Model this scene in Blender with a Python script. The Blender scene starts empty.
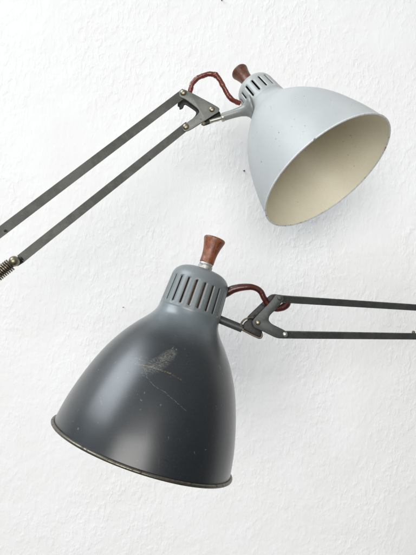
import bpy, bmesh, math, random
from mathutils import Vector, Matrix, noise
random.seed(7)
scene = bpy.context.scene
COL = scene.collection
MM = 0.001
CAM_D = 0.5          # camera stands half a metre in front of the nearer shade
PI = math.pi

def at(px, py, y):
    """photo measurement at depth y (mm) -> metres"""
    k = (500.0 + y) / 500.0
    return Vector(((px - 208) * k * MM, y * MM, (277.5 - py) * k * MM))

# ------------------------------------------------------------------ nodes
class NT:
    def __init__(s, name):
        s.m = bpy.data.materials.new(name); s.m.use_nodes = True
        s.t = s.m.node_tree; s.t.nodes.clear()
        s.out = s.n('ShaderNodeOutputMaterial'); s.b = s.n('ShaderNodeBsdfPrincipled')
        s.l(s.b.outputs[0], s.out.inputs[0])
    def n(s, typ, **kw):
        nd = s.t.nodes.new(typ)
        for k, v in kw.items(): setattr(nd, k, v)
        return nd
    def l(s, a, b): s.t.links.new(a, b)
    def put(s, sock, v):
        if v is None: return
        if isinstance(v, bpy.types.NodeSocket): s.l(v, sock)
        elif isinstance(v, (tuple, list)) and len(v) == 3 and sock.type == 'RGBA': sock.default_value = (*v, 1)
        else: sock.default_value = v
    def math(s, op, a, b=None, c=None, clamp=False):
        nd = s.n('ShaderNodeMath', operation=op, use_clamp=clamp)
        for i, v in enumerate((a, b, c)): s.put(nd.inputs[i], v)
        return nd.outputs[0]
    def mix(s, f, a, b):
        nd = s.n('ShaderNodeMix', data_type='RGBA')
        s.put(nd.inputs[0], f); s.put(nd.inputs[6], a); s.put(nd.inputs[7], b)
        return nd.outputs[2]
    def coord(s, scale=(1, 1, 1), rot=(0, 0, 0), which='Object'):
        tc = s.n('ShaderNodeTexCoord'); mp = s.n('ShaderNodeMapping')
        mp.inputs['Scale'].default_value = scale; mp.inputs['Rotation'].default_value = rot
        s.l(tc.outputs[which], mp.inputs[0]); return mp.outputs[0]
    def noise(s, vec, scale, detail=4, rough=.5, dist=0):
        nd = s.n('ShaderNodeTexNoise'); s.l(vec, nd.inputs['Vector'])
        nd.inputs['Scale'].default_value = scale; nd.inputs['Detail'].default_value = detail
        nd.inputs['Roughness'].default_value = rough; nd.inputs['Distortion'].default_value = dist
        return nd.outputs[0]
    def ramp(s, v, a, b):
        nd = s.n('ShaderNodeMapRange', interpolation_type='SMOOTHSTEP'); s.put(nd.inputs[0], v)
        nd.inputs[1].default_value = a; nd.inputs[2].default_value = b
        return nd.outputs[0]
    def bump(s, h, dist, strength=1.0, normal=None):
        nd = s.n('ShaderNodeBump'); nd.inputs['Strength'].default_value = strength
        nd.inputs['Distance'].default_value = dist; s.l(h, nd.inputs['Height'])
        if normal is not None: s.l(normal, nd.inputs['Normal'])
        return nd.outputs[0]
    def set(s, **kw):
        for k, v in kw.items(): s.put(s.b.inputs[k.replace('_', ' ')], v)

def paint(name, col, col2, wear, wear_amt, rough, marks=None, coat=0.0, spec=0.5, neck=None, powder=.18, crough=.32):
    """old stove-enamel paint: faint tone drift, specks, fine scratches; marks = strokes in (azimuth, height) of the shade"""
    t = NT(name)
    o = t.coord()
    big = t.noise(o, 14, 5, .6, .4)
    c = t.mix(t.ramp(big, .35, .7), col, col2)
    fine = t.noise(o, 900, 3, .6)
    c = t.mix(t.math('MULTIPLY', t.ramp(fine, .45, .8), powder), c, wear)
    if neck:      # lower: faded paint plus light painted into the shoulder; upper: grime at the neck
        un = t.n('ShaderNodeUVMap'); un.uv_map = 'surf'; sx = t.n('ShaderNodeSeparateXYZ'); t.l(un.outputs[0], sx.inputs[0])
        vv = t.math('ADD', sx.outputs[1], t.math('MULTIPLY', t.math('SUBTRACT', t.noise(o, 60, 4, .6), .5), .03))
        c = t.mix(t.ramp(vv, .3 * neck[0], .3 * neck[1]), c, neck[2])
    # chips
    sp = t.noise(o, 260, 2, .5)
    gate = t.noise(o, 22, 3, .6)
    chip = t.math('MULTIPLY', t.ramp(sp, .70, .74), t.ramp(gate, .42, .6))
    # hairline scratches in a few directions
    sc = None
    for k, (rot, s) in enumerate((((.3, .5, .2), 1), ((1.1, -.6, .9), 1.3), ((-.4, .2, 1.7), .8))):
        v = t.coord((700 * s, 18 * s, 18 * s), rot)
        h = t.math('MULTIPLY', t.ramp(t.noise(v, 1, 1, .4), .775, .80), t.ramp(t.noise(o, 16 + 5 * k, 2), .5, .62))
        sc = h if sc is None else t.math('MAXIMUM', sc, h)
    worn = t.math('MULTIPLY', t.math('MAXIMUM', chip, sc), wear_amt, clamp=True)
    c = t.mix(worn, c, wear)
    if marks:
        uv = t.n('ShaderNodeUVMap'); uv.uv_map = 'surf'
        wob = t.n('ShaderNodeTexNoise'); wob.inputs['Scale'].default_value = 140; t.l(uv.outputs[0], wob.inputs['Vector'])
        sub = t.n('ShaderNodeVectorMath', operation='SUBTRACT'); t.l(wob.outputs[1], sub.inputs[0]); sub.inputs[1].default_value = (.5, .5, .5)
        mu = t.n('ShaderNodeVectorMath', operation='SCALE'); t.l(sub.outputs[0], mu.inputs[0]); mu.inputs['Scale'].default_value = .004
        ad = t.n('ShaderNodeVectorMath', operation='ADD'); t.l(uv.outputs[0], ad.inputs[0]); t.l(mu.outputs[0], ad.inputs[1])
        P = ad.outputs[0]
        brk = t.noise(P, 330, 3, .7)
        for (p, q, w, colr, op, lo) in marks['lines']:
            d = (q - p); L = d.length
            dot = t.n('ShaderNodeVectorMath', operation='SUBTRACT'); t.l(P, dot.inputs[0]); dot.inputs[1].default_value = (p.x, p.y, 0)
            dp = t.n('ShaderNodeVectorMath', operation='DOT_PRODUCT'); t.l(dot.outputs[0], dp.inputs[0]); dp.inputs[1].default_value = (d.x / L / L, d.y / L / L, 0)
            tt = t.math('MULTIPLY', dp.outputs['Value'], 1.0, clamp=True)
            pr = t.n('ShaderNodeVectorMath', operation='SCALE'); pr.inputs[0].default_value = (d.x, d.y, 0); t.l(tt, pr.inputs['Scale'])
            df = t.n('ShaderNodeVectorMath', operation='DISTANCE'); t.l(dot.outputs[0], df.inputs[0]); t.l(pr.outputs[0], df.inputs[1])
            m = t.math('SUBTRACT', 1.0, t.ramp(df.outputs['Value'], w * .45, w))
            m = t.math('MULTIPLY', m, t.ramp(brk, lo, lo + .12))
            c = t.mix(t.math('MULTIPLY', m, op), c, colr)
        for (p, rx, ry, ang, colr, op, lo, nscale) in marks['patches']:
            mp = t.n('ShaderNodeMapping', vector_type='TEXTURE'); t.l(P, mp.inputs[0])
            mp.inputs['Location'].default_value = (p.x, p.y, 0); mp.inputs['Rotation'].default_value = (0, 0, ang); mp.inputs['Scale'].default_value = (rx, ry, 1)
            ln = t.n('ShaderNodeVectorMath', operation='LENGTH'); t.l(mp.outputs[0], ln.inputs[0])
            m = t.math('SUBTRACT', 1.0, t.ramp(ln.outputs['Value'], .2, 1.0))
            mp2 = t.n('ShaderNodeMapping'); t.l(P, mp2.inputs[0]); mp2.inputs['Rotation'].default_value = (0, 0, -ang); mp2.inputs['Scale'].default_value = (.3, 1, 1)
            nn = t.noise(mp2.outputs[0], nscale, 6, .75, .6)
            m = t.math('MULTIPLY', t.ramp(nn, lo, lo + .14), t.ramp(m, .0, .7))
            c = t.mix(t.math('MULTIPLY', m, op), c, colr)
    r = t.math('ADD', rough, t.math('MULTIPLY', t.math('SUBTRACT', t.noise(o, 35, 5, .65), .5), .22))
    r = t.math('ADD', r, t.math('MULTIPLY', worn, .3))
    orange = t.noise(o, 420, 2, .5)
    nrm = t.bump(orange, .00012, .25)
    nrm = t.bump(worn, .0001, .4, nrm)
    dents = t.noise(o, 30, 2, .5)
    nrm = t.bump(dents, .0012, .12, nrm)
    t.set(Base_Color=c, Roughness=r, Normal=nrm, Specular_IOR_Level=spec, Coat_Weight=coat, Coat_Roughness=crough)
    return t.m

def metal(name, col, dark, rough, metallic=.8, grime=.5, ns=120, bumpd=.0002):
    t = NT(name); o = t.coord()
    g = t.ramp(t.noise(o, ns, 6, .7, .5), .62 - grime * .25, .72)
    g2 = t.ramp(t.noise(o, ns * 4, 3, .6), .5, .8)
    m = t.math('MAXIMUM', g, t.math('MULTIPLY', g2, .5))
    t.set(Base_Color=t.mix(m, col, dark), Metallic=metallic, Roughness=t.math('ADD', rough, t.math('MULTIPLY', m, .3)),
          Normal=t.bump(t.noise(o, ns * 5, 4, .6), bumpd, .4))
    return t.m

def wood(name, axis, k=1.0):
    t = NT(name)
    tc = t.n('ShaderNodeTexCoord')
    # grain runs along the knob's own axis
    q = Vector((0, 0, 1)).rotation_difference(axis).inverted().to_euler()
    mp = t.n('ShaderNodeMapping'); t.l(tc.outputs['Object'], mp.inputs[0]); mp.inputs['Rotation'].default_value = q
    mp2 = t.n('ShaderNodeMapping'); t.l(mp.outputs[0], mp2.inputs[0]); mp2.inputs['Scale'].default_value = (1, 1, .18)
    g = t.noise(mp2.outputs[0], 700, 5, .7, .8)
    c = t.mix(t.ramp(g, .35, .68), (.24 * k, .07 * k, .025 * k), (.06 * k, .017 * k, .008 * k))
    blot = t.ramp(t.noise(mp.outputs[0], 170, 4, .6), .45, .72)
    c = t.mix(t.math('MULTIPLY', blot, .65), c, (.36 * k, .125 * k, .05 * k))
    t.set(Base_Color=c, Roughness=t.math('ADD', .3, t.math('MULTIPLY', g, .3)), Normal=t.bump(g, .0004, .5), Coat_Weight=.25, Coat_Roughness=.3)
    return t.m

# ------------------------------------------------------------------ mesh helpers
def link(name, bm, mats, parent=None, smooth=True, origin=Vector((0, 0, 0)), recalc=True, auto=40):
    if recalc: bmesh.ops.recalc_face_normals(bm, faces=bm.faces)
    me = bpy.data.meshes.new(name); 
    bmesh.ops.translate(bm, verts=bm.verts, vec=-origin)
    if smooth:
        for f in bm.faces: f.smooth = True
        for e in bm.edges:
            if len(e.link_faces) == 2 and e.calc_face_angle(0) > math.radians(auto): e.smooth = False
    bm.to_mesh(me); bm.free()
    for m in (mats if isinstance(mats, (list, tuple)) else [mats]): me.materials.append(m)
    o = bpy.data.objects.new(name, me); COL.objects.link(o)
    if parent: o.parent = parent
    return o

def frame(axis, ref=Vector((0, 1, 0))):
    z = axis.normalized(); x = ref.cross(z).normalized(); y = z.cross(x)
    return Matrix((x, y, z)).transposed()

def spline(ctrl, n):
    """monotone-ish Catmull-Rom through (s, r) pairs"""
    out = []
    for i in range(len(ctrl) - 1):
        p0 = ctrl[max(i - 1, 0)]; p1 = ctrl[i]; p2 = ctrl[i + 1]; p3 = ctrl[min(i + 2, len(ctrl) - 1)]
        for k in range(n):
            t = k / n; a = []
            for j in (0, 1):
                a.append(.5 * (2 * p1[j] + (p2[j] - p0[j]) * t + (2 * p0[j] - 5 * p1[j] + 4 * p2[j] - p3[j]) * t * t + (3 * p1[j] - p0[j] - 3 * p2[j] + p3[j]) * t ** 3))
            out.append(tuple(a))
    out.append(tuple(ctrl[-1])); return out

def lathe(bm, prof, c, M, seg=64, closed=False, mi=0):
    """prof: (height along axis, radius)"""
    rings = []
    for h, r in prof:
        rings.append([bm.verts.new(c + M @ Vector((r * math.cos(2 * PI * k / seg), r * math.sin(2 * PI * k / seg), h))) for k in range(seg)])
    n = len(rings)
    for i in range(n if closed else n - 1):
        A, B = rings[i], rings[(i + 1) % n]
        for k in range(seg):
            f = bm.faces.new((A[k], A[(k + 1) % seg], B[(k + 1) % seg], B[k])); f.material_index = mi
    return rings

def cap_ring(bm, ring): bm.faces.new(ring)

def rod(bm, p, q, r, seg=24, r2=None, bev=.12):
    d = q - p; L = d.length; M = frame(d, Vector((0, 1, 0)) if abs(d.normalized().y) < .9 else Vector((1, 0, 0)))
    r2 = r if r2 is None else r2; b = r * bev
    rg = lathe(bm, [(0, r - b), (b, r), (L - b, r2), (L, r2 - b)], p, M, seg)
    cap_ring(bm, rg[0]); cap_ring(bm, rg[-1])

def catmull(pts, n):
    out = []
    for i in range(len(pts) - 1):
        p0 = pts[max(i - 1, 0)]; p1 = pts[i]; p2 = pts[i + 1]; p3 = pts[min(i + 2, len(pts) - 1)]
        for k in range(n):
            t = k / n
            out.append(.5 * (2 * p1 + (p2 - p0) * t + (2 * p0 - 5 * p1 + 4 * p2 - p3) * t * t + (3 * p1 - p0 - 3 * p2 + p3) * t ** 3))
    out.append(pts[-1].copy()); return out

def tube(bm, pts, rad, seg=16):
    """rad: function(t, angle) -> radius"""
    n = len(pts); rings = []
    up = Vector((0, 1, 0))
    for i, p in enumerate(pts):
        d = (pts[min(i + 1, n - 1)] - pts[max(i - 1, 0)]).normalized()
        x = up.cross(d).normalized(); y = d.cross(x); up = y if i else y
        rings.append([bm.verts.new(p + (x * math.cos(a) + y * math.sin(a)) * rad(i / (n - 1), a)) for a in [2 * PI * k / seg for k in range(seg)]])
    for A, B in zip(rings, rings[1:]):
        for k in range(seg): bm.faces.new((A[k], A[(k + 1) % seg], B[(k + 1) % seg], B[k]))
    cap_ring(bm, rings[0]); cap_ring(bm, rings[-1])

def plate(name, outline, y0f, thick, mat, parent, origin, bev=.5 * MM, holes=None):
    """flat plate: outline of points on its front face, thickness going away from the viewer along n"""
    bm = bmesh.new()
    vs = [bm.verts.new(p) for p in outline]
    f = bm.faces.new(vs)
    bmesh.ops.recalc_face_normals(bm, faces=[f]); f.normal_update()
    n = f.normal.copy()
    if n.y < 0: n = -n
    r = bmesh.ops.extrude_face_region(bm, geom=[f])
    bmesh.ops.translate(bm, verts=[v for v in r['geom'] if isinstance(v, bmesh.types.BMVert)], vec=n * thick)
    if bev: bmesh.ops.bevel(bm, geom=[e for e in bm.edges], offset=bev, segments=2, affect='EDGES', profile=.5)
    return link(name, bm, mat, parent, origin=origin, auto=50)

def smooth_outline(pts, n=4, keep=()):
    """closed rounding of an outline"""
    out = []
    N = len(pts)
    for i in range(N):
        p = pts[i]; a = pts[i - 1]; b = pts[(i + 1) % N]
        r = .32
        A = p.lerp(a, r); B = p.lerp(b, r)
        for k in range(n + 1):
            t = k / n; out.append(A.lerp(p, t).lerp(p.lerp(B, t), t))
    return out

def bar(name, p, q, wid, dep, mat, parent, origin, up=Vector((0, 0, 1)), bev=.8 * MM):
    d = (q - p); L = d.length; x = d.normalized(); y = up.cross(x); y.normalize(); z = x.cross(y)
    bm = bmesh.new(); bmesh.ops.create_cube(bm, size=1)
    for v in bm.verts: v.co = p + x * ((v.co.x + .5) * L) + y * (v.co.y * dep) + z * (v.co.z * wid)
    bmesh.ops.bevel(bm, geom=list(bm.edges), offset=bev, segments=3, affect='EDGES')
    # subdivide along the length and let the old strip wander by a fraction of a millimetre
    return link(name, bm, mat, parent, origin=origin, auto=60)

def rivet(name, p, n, r, mat, parent, origin, h=None):
    h = h or r * .62
    M = frame(n, Vector((1, 0, 0)))
    bm = bmesh.new()
    prof = [(-h * .8, r * .9), (0, r), (h * .25, r * .98)] + [(h * .25 + h * .75 * math.sin(a), r * .98 * math.cos(a)) for a in [PI / 2 * k / 6 for k in range(1, 6)]] + [(h, r * .02)]
    rg = lathe(bm, prof, p, M, 24); cap_ring(bm, rg[0]); cap_ring(bm, rg[-1])
    return link(name, bm, mat, parent, origin=origin)

def empty(name, loc, label, cat):
    o = bpy.data.objects.new(name, None); COL.objects.link(o); o.location = loc; o.empty_display_size = .02
    o['label'] = label; o['category'] = cat; return o

# ------------------------------------------------------------------ shade family
HL = [(0,.985),(.15,.965),(.3,.937),(.5,.885),(.7,.82),(.9,.737),(1.1,.625),(1.25,.515),(1.35,.43),(1.42,.381),(1.47,.359),(1.52,.3512),(1.54,.3508)]
HU = [(0,.985),(.15,.958),(.3,.925),(.5,.868),(.7,.8),(.9,.71),(1.1,.585),(1.25,.465),(1.33,.385),(1.4,.338),(1.45,.316),(1.5,.3075),(1.52,.3068)]

def shade_mesh(c, axis, R, ctrl, origin, mats, parent, az0, thick=1.1 * MM, seg=160):
    """c: rim centre, axis: towards the cap"""
    M = frame(axis)
    bm = bmesh.new(); uvl = bm.loops.layers.uv.new('surf')
    pr = [(s * R, r * R) for s, r in spline(ctrl, 6)]
    outer = []
    def ring(h, r): return [bm.verts.new(c + M @ Vector((r * math.cos(2*PI*k/seg), r * math.sin(2*PI*k/seg), h))) for k in range(seg)]
    O = [ring(h, r) for h, r in pr]; I = [ring(h, r - thick) for h, r in pr]
    def quads(A, B, ha, hb, mi, flip=False):
        for k in range(seg):
            k2 = (k + 1) % seg
            vs = (A[k], A[k2], B[k2], B[k]); f = bm.faces.new(vs); f.material_index = mi
            for lp, (u, v) in zip(f.loops, ((k, ha), (k + 1, ha), (k + 1, hb), (k, hb))): lp[uvl].uv = ((u / seg) * 1.0, v)
    for i in range(len(pr) - 1):
        quads(O[i], O[i + 1], pr[i][0] / R * .3, pr[i + 1][0] / R * .3, 0)
        quads(I[i + 1], I[i], pr[i + 1][0] / R * .3, pr[i][0] / R * .3, 1)
    quads(I[0], O[0], 0, 0, 0); quads(O[-1], I[-1], 0, 0, 0)
    return link('shade', bm, mats, parent, origin=origin, recalc=True), M

def surf_uv(px, py, c, axis, R, ctrl):
    """where on the shade (azimuth 0..1, height*.3) a photographed mark sits"""
    M = frame(axis); best = None
    for i, (s, r) in enumerate(spline(ctrl, 8)):
        for k in range(720):
            a = 2 * PI * k / 720
            p = c + M @ Vector((r * R * math.cos(a), r * R * math.sin(a), s * R))
            nrm = M @ Vector((math.cos(a), math.sin(a), .3))
            if nrm.dot(Vector((0, -CAM_D, 0)) - p) < 0: continue
            kk = .5 / (.5 + p.y); x = 208 + p.x / MM * kk; y = 277.5 - p.z / MM * kk
            d = (x - px) ** 2 + (y - py) ** 2
            if best is None or d < best[0]: best = (d, k / 720, s * .3)
    return Vector((best[1], best[2]))

def vent_cap(c, M, R, base_h, top_h, rad, top_r, s0, s1, nslot, half, origin, mat, parent, phase=0.0):
    """domed cap with long slots cut right through its skin"""
    bm = bmesh.new()
    per = 2 * PI / nslot
    nx = 4
    H = [base_h, base_h + 1.2 * MM, base_h + 2.2 * MM, (base_h + s0) / 2]
    er = half * rad            # end radius of a slot
    ends0 = [s0 + er * (1 - math.cos(a)) for a in (0, PI/8, PI/4, 3*PI/8, PI/2)]
    ends1 = [s1 - er * (1 - math.cos(a)) for a in (PI/2, 3*PI/8, PI/4, PI/8, 0)]
    mids = [ends0[-1] + (ends1[0] - ends0[-1]) * k / 5 for k in range(1, 5)]
    rows = H + ends0 + mids + ends1
    # dome above the slots: quarter superellipse
    dome = []
    hb = s1 - .02 * MM; rd = rad * .945
    for k in range(1, 17):
        a = PI / 2 * k / 16
        dome.append((hb + (top_h - hb) * (math.sin(a) ** .95), top_r + (rd - top_r) * (math.cos(a) ** .82)))
    dome.append((top_h, top_r * .5))
    def rr(h):
        if h < base_h + .1 * MM: return rad * .99
        if h < base_h + 1.5 * MM: return rad
        return rad * (1 - .055 * (h - base_h) / (s1 - base_h))
    def hw(h):
        if h <= s0 or h >= s1: return half * .12 if abs(h - s0) < 1e-7 or abs(h - s1) < 1e-7 else half * .6
        if h < s0 + er: return half * math.sqrt(max(0, 1 - ((s0 + er - h) / er) ** 2))
        if h > s1 - er: return half * math.sqrt(max(0, 1 - ((h - s1 + er) / er) ** 2))
        return half
    grid = []
    for h, r in [(h, rr(h)) for h in rows] + dome:
        w = hw(h) if h <= s1 else half * .6
        ring = []
        for k in range(nslot):
            a0 = k * per + phase
            angs = [a0 - w, a0 + w] + [a0 + w + (per - 2 * w) * j / 3 for j in (1, 2)]
            for a in angs: ring.append(bm.verts.new(c + M @ Vector((r * math.cos(a), r * math.sin(a), h))))
        grid.append(ring)
    n = nslot * 4
    for i in range(len(grid) - 1):
        h0 = rows[i] if i < len(rows) else 9; h1 = rows[i + 1] if i + 1 < len(rows) else 9
        for k in range(n):
            if k % 4 == 0 and h0 >= s0 - 1e-7 and h1 <= s1 + 1e-7: continue
            bm.faces.new((grid[i][k], grid[i][(k + 1) % n], grid[i + 1][(k + 1) % n], grid[i + 1][k]))
    bm.faces.new(grid[-1])
    bmesh.ops.recalc_face_normals(bm, faces=bm.faces)
    if sum((f.normal.dot(f.calc_center_median() - c) for f in bm.faces)) < 0: bmesh.ops.reverse_faces(bm, faces=bm.faces)
    o = link('vent_cap', bm, mat, parent, origin=origin, recalc=False, auto=60)
    sm = o.modifiers.new('skin', 'SOLIDIFY'); sm.thickness = 1.1 * MM; sm.offset = -1
    return o

def knob(c, M, h0, L, r_top, r_waist, origin, wmat, cmat, parent):
    bm = bmesh.new()
    pr = spline([(h0 + .0, r_waist * .95), (h0 + .6 * MM, r_waist * 1.02), (h0 + L * .22, r_waist * 1.02), (h0 + L * .45, r_waist * 1.1), (h0 + L * .7, r_waist + (r_top - r_waist) * .55),
                 (h0 + L * .88, r_waist + (r_top - r_waist) * .93), (h0 + L * .95, r_top), (h0 + L * .985, r_top * .955), (h0 + L, r_top * .86), (h0 + L * .985, r_top * .5), (h0 + L * .98, r_top * .05)], 4)
    rg = lathe(bm, pr, c, M, 48); cap_ring(bm, rg[0]); cap_ring(bm, rg[-1])
    k = link('knob', bm, wmat, parent, origin=origin)
    bm = bmesh.new(); r = r_waist * .93
    rg = lathe(bm, [(h0 - 7.5 * MM, r * 1.08), (h0 - 3.4 * MM, r * 1.1), (h0 - 2.7 * MM, r * .9), (h0 - 2.3 * MM, r * .9), (h0 - 2.0 * MM, r * 1.04), (h0 + .1 * MM, r * 1.0), (h0 + .2 * MM, r * .7)], c, M, 40)
    cap_ring(bm, rg[0]); cap_ring(bm, rg[-1])
    link('knob_collar', bm, cmat, k, origin=origin)
    return k

def cable(name, pts, r, mat, parent, origin, wr=.12, seed=0, flare=None):
    P = catmull(pts, 26)
    def rad(t, a):
        v = noise.noise(Vector((t * 17, math.cos(a) * .8, math.sin(a) * .8 + seed))) * wr + noise.noise(Vector((t * 48, math.cos(a) * 1.6, math.sin(a) * 1.6 + seed))) * wr * .55
        f = 1 + (flare(t) if flare else 0)
        return r * f * (1 + v)
    bm = bmesh.new(); tube(bm, P, rad, 20)
    return link(name, bm, mat, parent, origin=origin, auto=80)

# ------------------------------------------------------------------ materials
def cable_mat(name, col, dark, scale=260):
    t = NT(name); o = t.coord()
    n = t.noise(o, scale, 5, .7)
    c = t.mix(t.ramp(n, .42, .68), col, dark)
    t.set(Base_Color=c, Roughness=.3, Normal=t.bump(t.noise(o, scale * 2.2, 4, .6), .0004, .4), Specular_IOR_Level=.6)
    return t.m
M_cable_u = cable_mat('cracked_red_rubber', (.17, .030, .014), (.075, .016, .009))
M_cable_l = cable_mat('dark_red_rubber', (.075, .014, .008), (.022, .006, .005))
M_steel = metal('grey_steel', (.15, .155, .14), (.085, .083, .07), .42, .35, .35, 110)
M_dark_steel = metal('charcoal_painted_steel', (.055, .062, .058), (.022, .024, .022), .42, .1, .4, 160)
M_black = metal('blackened_steel', (.018, .017, .016), (.008, .008, .008), .5, .3, .4)
M_rivet = metal('worn_brass_rivet', (.30, .265, .19), (.06, .045, .03), .32, .9, .6, 420)
M_nickel = metal('dull_nickel', (.50, .49, .43), (.10, .085, .06), .33, .9, .5, 350)
M_tan = metal('tan_worn_brass', (.16, .13, .085), (.04, .03, .02), .5, .4, .6, 300)
M_rimbrass = metal('oxidised_rim', (.16, .145, .115), (.035, .03, .024), .34, .85, .55, 220)
M_rimpale = metal('chipped_rim_edge', (.70, .71, .69), (.09, .075, .05), .35, 0, .35, 110)
M_alu = metal('chalky_aluminium', (.48, .47, .44), (.16, .15, .13), .5, .6, .6, 300)
def worn_bar(name, col, col2, edge, rough, metallic):
    t = NT(name); o = t.coord()
    a = t.noise(o, 38, 6, .7, .4); b = t.noise(o, 420, 4, .7)
    c = t.mix(t.ramp(a, .38, .66), col, col2)
    c = t.mix(t.math('MULTIPLY', t.ramp(b, .5, .8), .35), c, edge)
    pit = t.math('MULTIPLY', t.ramp(t.noise(o, 170, 3, .6), .68, .74), .75)
    c = t.mix(pit, c, (.03, .026, .02))
    bv = t.n('ShaderNodeBevel', samples=6); bv.inputs[0].default_value = .9 * MM
    ge = t.n('ShaderNodeNewGeometry'); dt = t.n('ShaderNodeVectorMath', operation='DOT_PRODUCT')
    t.l(bv.outputs[0], dt.inputs[0]); t.l(ge.outputs['True Normal'], dt.inputs[1])
    e = t.math('MULTIPLY', t.ramp(t.math('SUBTRACT', 1.0, dt.outputs['Value']), .02, .22), t.ramp(t.noise(o, 120, 5, .7), .42, .6))
    c = t.mix(t.math('MULTIPLY', e, .7), c, edge)
    t.set(Base_Color=c, Metallic=metallic, Roughness=t.math('ADD', rough, t.math('MULTIPLY', a, .25)), Normal=t.bump(t.noise(o, 300, 5, .65), .0003, .35))
    return t.m
M_bar = worn_bar('worn_grey_strip', (.135, .14, .128), (.19, .192, .175), (.36, .35, .31), .36, .35)
M_bar_dark = worn_bar('worn_charcoal_strip', (.038, .043, .041), (.058, .062, .058), (.17, .165, .145), .36, .15)
M_spring = metal('tarnished_spring', (.24, .21, .16), (.04, .032, .022), .32, .9, .7, 260)
M_socket = metal('brown_socket', (.12, .065, .032), (.02, .012, .008), .5, .3, .5, 150)

# ------------------------------------------------------------------ LOWER LAMP
cL = Vector((-64.79, 0, -168.76)) * MM; aL = -Vector((-.3192, -.1326, -.9273)).normalized(); RL = 92.65 * MM
ML = frame(aL)
def mk(px, py): return surf_uv(px, py, cL, aL, RL, HL)
yel = (.17, .125, .05); pale = (.20, .19, .155); grey = (.13, .14, .14)
lp = [mk(*q) for q in ((136, 362.5), (150, 367), (160, 370.5), (170, 374), (182, 379))]
ls = [mk(*q) for q in ((144, 366), (147, 376), (154, 385), (165, 391), (176, 402), (186, 412))]
def sc_dir(a, b): d = b - a; return math.atan2(d.y, d.x)
lines = [(lp[0], lp[1], .0022, yel, .8, .45), (lp[1], lp[2], .0020, pale, .8, .42), (lp[2], lp[3], .0026, yel, .75, .45), (lp[3], lp[4], .0024, yel, .55, .48)]
for a, b in zip(ls, ls[1:]): lines.append((a, b, .0012, grey, .55, .42))
for q in (((169, 352), (175, 345)), ((172, 346), (175, 356)), ((162, 359), (172, 351)), ((158, 362), (167, 354)), ((100, 398), (102, 405)), ((216, 405), (217, 410)), ((64, 418), (69, 400)), ((136, 357), (145, 362)), ((148, 369), (158, 372))):
    lines.append((mk(*q[0]), mk(*q[1]), .0014, pale, .4, .46))
d0 = sc_dir(mk(140, 366), mk(172, 352))
patches = [(mk(158, 362), .055, .022, d0, pale, .60, .47, 520), (mk(168, 355), .034, .018, d0, pale, .55, .46, 680),
           (mk(152, 370), .045, .016, d0, grey, .55, .47, 600), (mk(140, 360), .03, .018, d0, grey, .5, .5, 520),
           (mk(214, 474), .005, .0045, 0, (.008, .008, .008), .9, .1, 60), (mk(166, 461), .004, .0035, 0, (.008, .008, .008), .9, .1, 60)]
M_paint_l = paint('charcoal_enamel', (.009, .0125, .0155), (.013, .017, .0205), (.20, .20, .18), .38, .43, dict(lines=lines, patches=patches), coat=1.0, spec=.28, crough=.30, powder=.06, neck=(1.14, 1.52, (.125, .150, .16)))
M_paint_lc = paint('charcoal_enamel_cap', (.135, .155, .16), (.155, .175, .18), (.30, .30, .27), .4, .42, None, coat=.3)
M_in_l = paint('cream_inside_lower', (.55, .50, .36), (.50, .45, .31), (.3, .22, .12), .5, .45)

LL = empty('desk_lamp', cL, 'charcoal grey desk lamp with scratched shade facing down, its arm reaching right', 'lamp')
OL = cL
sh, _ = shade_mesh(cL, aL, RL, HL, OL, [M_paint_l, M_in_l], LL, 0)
# rolled bead round the mouth
bm = bmesh.new(); rb = 1.75 * MM
lathe(bm, [(-.2 * MM + rb * math.sin(a), RL * .985 + .9 * MM + rb * math.cos(a)) for a in [2 * PI * k / 12 for k in range(12)]], cL, ML, 160, closed=True)
link('rim', bm, M_rimbrass, sh, origin=OL)
HCL = 2.035 * RL
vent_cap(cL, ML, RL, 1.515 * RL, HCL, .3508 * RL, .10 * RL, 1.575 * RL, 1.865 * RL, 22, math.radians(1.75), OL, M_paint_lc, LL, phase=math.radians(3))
knob(cL, ML, HCL + 7.6 * MM, 28 * MM, 11.6 * MM, 7.5 * MM, OL, wood('reddish_wood_lower', aL), M_alu, LL)
bm = bmesh.new(); rg = lathe(bm, [(1.40 * RL, .17 * RL), (1.42 * RL, .30 * RL), (1.88 * RL, .30 * RL), (1.95 * RL, .25 * RL)], cL, ML, 48); cap_ring(bm, rg[0]); cap_ring(bm, rg[-1])
link('bulb_socket', bm, M_socket, LL, origin=OL)

yA = 24.0    # depth of the hinge plates (mm)
# stub tube from cap to hinge
bm = bmesh.new(); rod(bm, at(214, 317, yA + 2), at(242.3, 328.6, yA + 2), 4.3 * MM); link('stub_tube', bm, M_dark_steel, LL, origin=OL)
bm = bmesh.new(); rod(bm, at(213, 301, yA - 4), at(223.6, 302.3, yA - 4), 2.6 * MM); link('set_screw', bm, M_black, LL, origin=OL)
# hinge
def Lp(pts, y): return [at(240 + x / 6.93, 280 + z / 6.93, y) for x, z in pts]
pl = Lp([(250, 100), (296, 104), (306, 140), (248, 205), (204, 248), (198, 278), (218, 304), (318, 352), (334, 380), (312, 406), (255, 405), (135, 345), (98, 332), (82, 292), (98, 268), (222, 142)], yA - 4)
hb = plate('hinge_bracket', smooth_outline(pl), 0, 2.0 * MM, M_bar_dark, LL, OL)
pb = Lp([(212, 100), (262, 98), (300, 140), (212, 205), (170, 250), (120, 275), (60, 285), (42, 262), (150, 160)], yA + 5)
plate('back_plate', smooth_outline(pb), 0, 2.0 * MM, M_black, LL, OL)
pbb = Lp([(28, 296), (78, 262), (120, 325), (156, 352), (152, 404), (128, 400), (14, 342)], yA + 1.5)
plate('hinge_block', smooth_outline(pbb), 0, 5.0 * MM, M_black, LL, OL, bev=.8 * MM)
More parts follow.
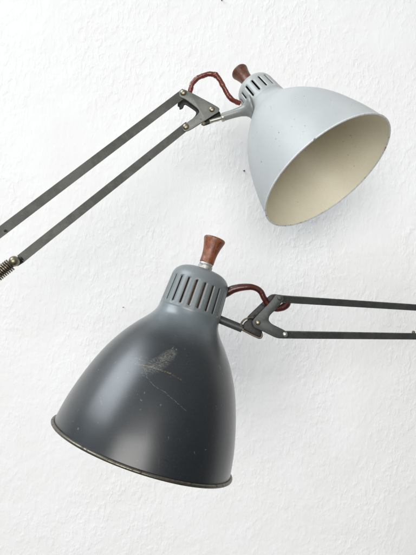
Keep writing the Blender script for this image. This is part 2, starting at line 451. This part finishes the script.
# tan clamp: a bent strap round the hinge block
bm = bmesh.new(); tube(bm, catmull(Lp([(6, 330), (10, 300), (30, 275), (62, 262), (92, 258)], yA - .5), 8), lambda t, a: (1.1 - .2 * t) * MM, 10)
link('clamp_strap', bm, M_tan, LL, origin=OL)
bm = bmesh.new(); tube(bm, catmull(Lp([(14, 345), (60, 368), (100, 388), (136, 402), (150, 392), (152, 370)], yA - 1), 8), lambda t, a: 1.0 * MM, 10)
link('clamp_wire', bm, M_tan, LL, origin=OL)
nL = Vector((0, -1, 0))
for (x, z, r, m) in ((275, 125, 2.5, M_dark_steel), (312, 377, 2.7, M_nickel), (125, 296, 2.7, M_rivet)):
    p = at(240 + x / 6.93, 280 + z / 6.93, yA - 4.2); rivet('rivet', p, nL, r * MM, m, hb, OL)
bm = bmesh.new(); rod(bm, at(258, 322.6, yA - 3), at(258, 322.6, yA + 8), 2.0 * MM); link('hinge_pin', bm, M_black, hb, origin=OL)
# two parallel arm strips going right and away to the wall
dirL = (at(416, 307.6, 132) - at(283, 299.4, yA)).normalized()
p1 = at(276, 298.6, yA - .5); p2 = at(281.5, 334.6, yA - .5)
q1 = p1 + (at(416, 307.5, 130) - p1) * 1.45
q2 = p2 + (at(416, 336.3, 130) - p2) * 1.45
b1 = bar('arm_bar', p1, q1, 8.0 * MM, 4.2 * MM, M_bar_dark, LL, OL)
b2 = bar('arm_bar', p2, q2, 8.0 * MM, 4.2 * MM, M_bar_dark, LL, OL)
# small spring clip at the lower strip near the frame edge
rivet('rivet', at(413.5, 332.2, 122), nL, 2.0 * MM, M_tan, b2, OL)
rivet('rivet', at(362, 336.4, 84), nL, 1.1 * MM, M_dark_steel, b2, OL)
cable('cable', [at(216, 297, yA + 4), at(225.5, 293, yA + 3), at(234, 289, yA + 1), at(245, 287, yA), at(254, 287.6, yA + 1), at(260.5, 291.5, yA + 2), at(264, 298, yA + 3), at(268, 304, yA + 4), at(275, 308.5, yA + 4), at(282, 307.6, yA + 6), at(287, 303.5, yA + 8), at(286.3, 299.9, yA + 9), at(283, 299, yA + 9)], 3.05 * MM, M_cable_l, LL, OL, wr=.04, seed=3,
      flare=lambda t: .75 * max(0, 1 - t / .34) + .35 * math.exp(-((t - .8) / .08) ** 2))

# ------------------------------------------------------------------ UPPER LAMP
cU = Vector((148.66, 121, 127.44)) * MM; aU = -Vector((.4898, -.411, -.7723)).normalized(); RU = 92.35 * MM
MU = frame(aU)
M_paint_u = paint('pale_grey_enamel', (.40, .418, .415), (.44, .455, .45), (.13, .12, .095), .75, .48, None, coat=.05, spec=.4, powder=.1, neck=(1.36, 1.6, (.31, .325, .31)))
M_paint_uc = paint('pale_grey_enamel_cap', (.33, .355, .345), (.38, .40, .39), (.22, .20, .15), .6, .42, None, coat=.15)
M_in_u = paint('cream_inside_upper', (.83, .785, .63), (.79, .735, .57), (.28, .19, .10), .5, .36)
LU = empty('desk_lamp', cU, 'pale grey desk lamp showing its cream inside, on arms rising from the left', 'lamp')
OU = cU
sh, _ = shade_mesh(cU, aU, RU, HU, OU, [M_paint_u, M_in_u], LU, 0)
bm = bmesh.new(); rb = .95 * MM
lathe(bm, [(-.1 * MM + rb * math.sin(a), RU * .985 - .2 * MM + rb * 1.2 * math.cos(a)) for a in [2 * PI * k / 10 for k in range(10)]], cU, MU, 180, closed=True)
link('rim', bm, M_rimpale, sh, origin=OU)
HCU = 1.97 * RU
vent_cap(cU, MU, RU, 1.495 * RU, HCU, .3068 * RU, .10 * RU, 1.57 * RU, 1.80 * RU, 16, math.radians(2.5), OU, M_paint_uc, LU, phase=math.radians(13))
knob(cU, MU, HCU + 4.0 * MM, 28 * MM, 12.2 * MM, 8.2 * MM, OU, wood('reddish_wood_upper', aU, .55), M_alu, LU)
bm = bmesh.new(); rg = lathe(bm, [(1.36 * RU, .14 * RU), (1.38 * RU, .19 * RU), (1.88 * RU, .19 * RU), (1.9 * RU, .16 * RU)], cU, MU, 48); cap_ring(bm, rg[0]); cap_ring(bm, rg[-1])
link('bulb_socket', bm, M_black, LU, origin=OU)

yB = 178.0
# trumpet-shaped collar and stub
P0 = at(223, 117, yB); P1 = at(252.5, 108.0, yB - 6)
d = (P1 - P0); L = d.length; Mx = frame(d)
bm = bmesh.new()
rg = lathe(bm, [(0, 5.0 * MM), (.6 * MM, 5.6 * MM), (L * .35, 5.7 * MM), (L * .58, 6.4 * MM), (L * .74, 8.2 * MM), (L * .84, 11 * MM), (L * .90, 15.0 * MM), (L * .925, 17.4 * MM), (L * .95, 18.0 * MM), (L * 1.0, 18.0 * MM), (L * 1.02, 17.2 * MM), (L * 1.03, 14 * MM)], P0, Mx, 48)
cap_ring(bm, rg[0]); cap_ring(bm, rg[-1])
link('stub_collar', bm, paint('dull_grey_stub', (.20, .21, .20), (.28, .29, .275), (.07, .06, .045), .8, .36, None, spec=.6), LU, origin=OU)
def Up(pts, y): return [at(170 + x / 6.93, 65 + z / 6.93, y) for x, z in pts]
pu = Up([(58, 182), (98, 168), (150, 192), (300, 272), (345, 300), (338, 325), (300, 348), (140, 452), (98, 464), (84, 436), (100, 410), (186, 350), (204, 328), (196, 304), (110, 238), (66, 222)], yB - 5)
hb = plate('hinge_bracket', smooth_outline(pu), 0, 2.4 * MM, M_bar, LU, OU)
pu2 = Up([(62, 205), (100, 190), (300, 290), (352, 330), (340, 352), (290, 356), (150, 440), (105, 450), (96, 430), (176, 352), (182, 330), (175, 318), (100, 268), (90, 300), (66, 310), (64, 290), (50, 285)], yB + 7)
plate('back_plate', smooth_outline(pu2), 0, 2.4 * MM, M_black, LU, OU)
pf = Up([(285, 320), (345, 318), (354, 350), (350, 382), (305, 392), (240, 418), (216, 412), (222, 396), (270, 366)], yB + 1)
plate('hinge_block', smooth_outline(pf), 0, 4.5 * MM, M_black, LU, OU, bev=.8 * MM)
bm = bmesh.new(); rod(bm, at(209.5, 121.5, yB - 1), at(221.5, 118.2, yB - 1), 2.6 * MM); rod(bm, at(221, 118.2, yB), at(223.8, 117.3, yB), 5.6 * MM, r2=5.6 * MM)
link('swivel_sleeve', bm, M_nickel, LU, origin=OU)
rivet('nut', at(203.8, 123.8, yB - 3), Vector((0, -1, 0)), 3.0 * MM, M_tan, hb, OU)
for (x, z, r) in ((92, 192, 3.7), (291, 308, 3.3), (110, 428, 3.8)):
    rivet('rivet', at(170 + x / 6.93, 65 + z / 6.93, yB - 5.2), Vector((-.1, -1, .1)).normalized(), r * 1.15 * MM, M_rivet, hb, OU, h=r * .75 * MM)
# arm strips, falling left and toward the viewer
p1 = at(183.6, 93.4, yB + 1); e1 = at(0, 232.3, 72)
p2 = at(187, 126, yB + 1); e2 = at(21, 258.5, 82)
b1 = bar('arm_bar', p1, p1 + (e1 - p1) * 1.35, 9.6 * MM, 5 * MM, M_bar, LU, OU)
b2 = bar('arm_bar', p2, e2, 8.8 * MM, 4.4 * MM, M_bar, LU, OU)
rivet('rivet', at(5, 230.6, 69), Vector((-.3, -1, 0)).normalized(), 1.5 * MM, M_black, b1, OU)
# tension spring with its ball end
dsp = (e2 - p2).normalized()
s0 = at(10.5, 264.5, 77)
M_ = frame(dsp)
bm = bmesh.new()
pr = [(-6.2 * MM * math.cos(a), max(.2 * MM, 6.2 * MM * math.sin(a))) for a in [PI * k / 14 for k in range(15)]]
rg = lathe(bm, pr, at(14.2, 261.3, 74), M_, 32); cap_ring(bm, rg[0]); cap_ring(bm, rg[-1])
sp_ball = link('ball_end', bm, M_rivet, LU, origin=OU)
bm = bmesh.new(); rod(bm, at(22.3, 258.6, 84), at(15, 263.2, 80), 4.6 * MM); link('spring_clip', bm, M_black, LU, origin=OU)
bm = bmesh.new()
turns = 17; pitch = 2.55 * MM; r = 6.6 * MM; pts = []
for k in range(turns * 20 + 1):
    a = 2 * PI * k / 20; pts.append(s0 + M_ @ Vector((r * math.cos(a), r * math.sin(a), pitch * a / (2 * PI))))
tube(bm, pts, lambda t, a: 1.05 * MM, 8)
link('spring', bm, M_spring, LU, origin=OU)
bm = bmesh.new(); rod(bm, s0 - dsp * 2 * MM, s0 + dsp * (turns * pitch), 4.2 * MM); link('spring_rod', bm, M_black, LU, origin=OU)
cable('cable', [at(190, 94, yB + 3), at(190.8, 88.5, yB + 1), at(193.5, 82, yB), at(201, 76.5, yB - 1), at(209, 74.2, yB - 1), at(214.8, 75, yB - 1), at(219, 79, yB - 1), at(223, 86, yB - 1), at(228, 95, yB), at(233, 100.2, yB + 2), at(240, 103.5, yB + 6)], 3.7 * MM, M_cable_u, LU, OU, wr=.19, seed=9,
      flare=lambda t: -.12 + .16 * math.exp(-((t - .52) / .03) ** 2))

# ------------------------------------------------------------------ wall
YW = 390
t = NT('painted_plaster')
o = t.coord()
wv = t.coord((1, 1, .6))
n1 = t.noise(wv, 140, 3, .5, .3)
n2 = t.noise(t.coord((1, 1, .3)), 55, 3, .5, .5)
n3 = t.noise(o, 9, 4, .6, .3)
n5 = t.noise(o, 26, 3, .55, .6)
patch = t.ramp(t.noise(t.coord((1, 1, .6), (0, .2, 0)), 8, 4, .6), .34, .66)
ridge = t.math('SUBTRACT', 1.0, t.math('ABSOLUTE', t.math('MULTIPLY', t.math('SUBTRACT', n2, .5), 9.0)), clamp=True)
h = t.math('MULTIPLY', t.ramp(n1, .42, .72), t.math('ADD', .25, t.math('MULTIPLY', patch, .75)))
h = t.math('ADD', h, t.math('MULTIPLY', t.math('MULTIPLY', ridge, t.ramp(n5, .5, .7)), .35))
h = t.math('ADD', h, t.math('MULTIPLY', t.noise(wv, 330, 3, .6), .16))
nrm = t.bump(h, .0010, .40); nrm = t.bump(n5, .004, .07, nrm); nrm = t.bump(n3, .02, .10, nrm)
c = t.mix(t.ramp(n3, .35, .7), (.865, .860, .845), (.885, .882, .872))
t.set(Base_Color=c, Roughness=.6, Normal=nrm, Specular_IOR_Level=.3)
bm = bmesh.new()
bmesh.ops.create_cube(bm, size=1)
for v in bm.verts: v.co = Vector((v.co.x * 5, (YW + 60) * MM + v.co.y * .12, v.co.z * 4))
w = link('wall', bm, t.m, None, smooth=False); w['kind'] = 'structure'
# small nails in the wall
def nail(px, py, r, tilt, label):
    p = at(px, py, YW)
    bm = bmesh.new(); d = Vector(tilt).normalized()
    rod(bm, p + d * -3 * MM, p + d * 4.5 * MM, r * .55 * MM, 12); 
    rod(bm, p + d * 4.5 * MM, p + d * 5.4 * MM, r * MM, 16)
    n = link('nail', bm, M_tan, None, origin=p); n.location = p; n['label'] = label; n['category'] = 'nail'; n['group'] = 'small nails left in the white wall'
nail(243.4, 170.8, 1.3, (.3, -1, -.2), 'small dark nail in wall just left of the pale grey upper shade')
nail(124, 307.2, .75, (-.2, -1, 0), 'tiny dark nail in wall above left shoulder of charcoal lower shade')
nail(221.5, .8, 1.5, (.3, -1, .2), 'small dark nail in wall at top edge of the photo above both lamps')

# ------------------------------------------------------------------ light
def area(name, loc, target, sx, sy, power, col):
    l = bpy.data.lights.new(name, 'AREA'); l.shape = 'RECTANGLE'; l.size = sx; l.size_y = sy; l.energy = power; l.color = col
    o = bpy.data.objects.new(name, l); COL.objects.link(o); o.location = loc
    o.rotation_euler = (Vector(target) - Vector(loc)).to_track_quat('-Z', 'Y').to_euler(); return o
area('window_light', (-3.7, -1.45, 4.0), (.1, .15, -.1), 3.6, 3.2, 325, (.85, .93, 1.0))
area('front_light', (-.42, -3.0, .25), (.1, .15, -.14), 2.1, 1.5, 79, (1.0, .98, .95))
wd = bpy.data.worlds.new('World'); scene.world = wd; wd.use_nodes = True
wt = wd.node_tree; bg = wt.nodes['Background']
tc = wt.nodes.new('ShaderNodeTexCoord'); sp = wt.nodes.new('ShaderNodeSeparateXYZ'); mr = wt.nodes.new('ShaderNodeMapRange')
wt.links.new(tc.outputs['Generated'], sp.inputs[0]); wt.links.new(sp.outputs[2], mr.inputs[0])
mr.inputs[1].default_value = -.1; mr.inputs[2].default_value = .85; mr.inputs[3].default_value = .10; mr.inputs[4].default_value = .50
wt.links.new(mr.outputs[0], bg.inputs[1]); bg.inputs[0].default_value = (.96, .98, 1, 1)

# ------------------------------------------------------------------ camera
cd = bpy.data.cameras.new('camera'); cam = bpy.data.objects.new('camera', cd); COL.objects.link(cam)
cam.location = (0, -CAM_D, 0); cam.rotation_euler = (PI / 2, 0, 0)
cd.sensor_fit = 'HORIZONTAL'; cd.sensor_width = 36; cd.lens = 36 * 500 / 416; cd.clip_start = .01; cd.clip_end = 50
scene.camera = cam
vs = scene.view_settings; vs.view_transform = 'Standard'; vs.look = 'None'; vs.exposure = -0.04; vs.gamma = 1
scene.render.resolution_x = 768; scene.render.resolution_y = 1024
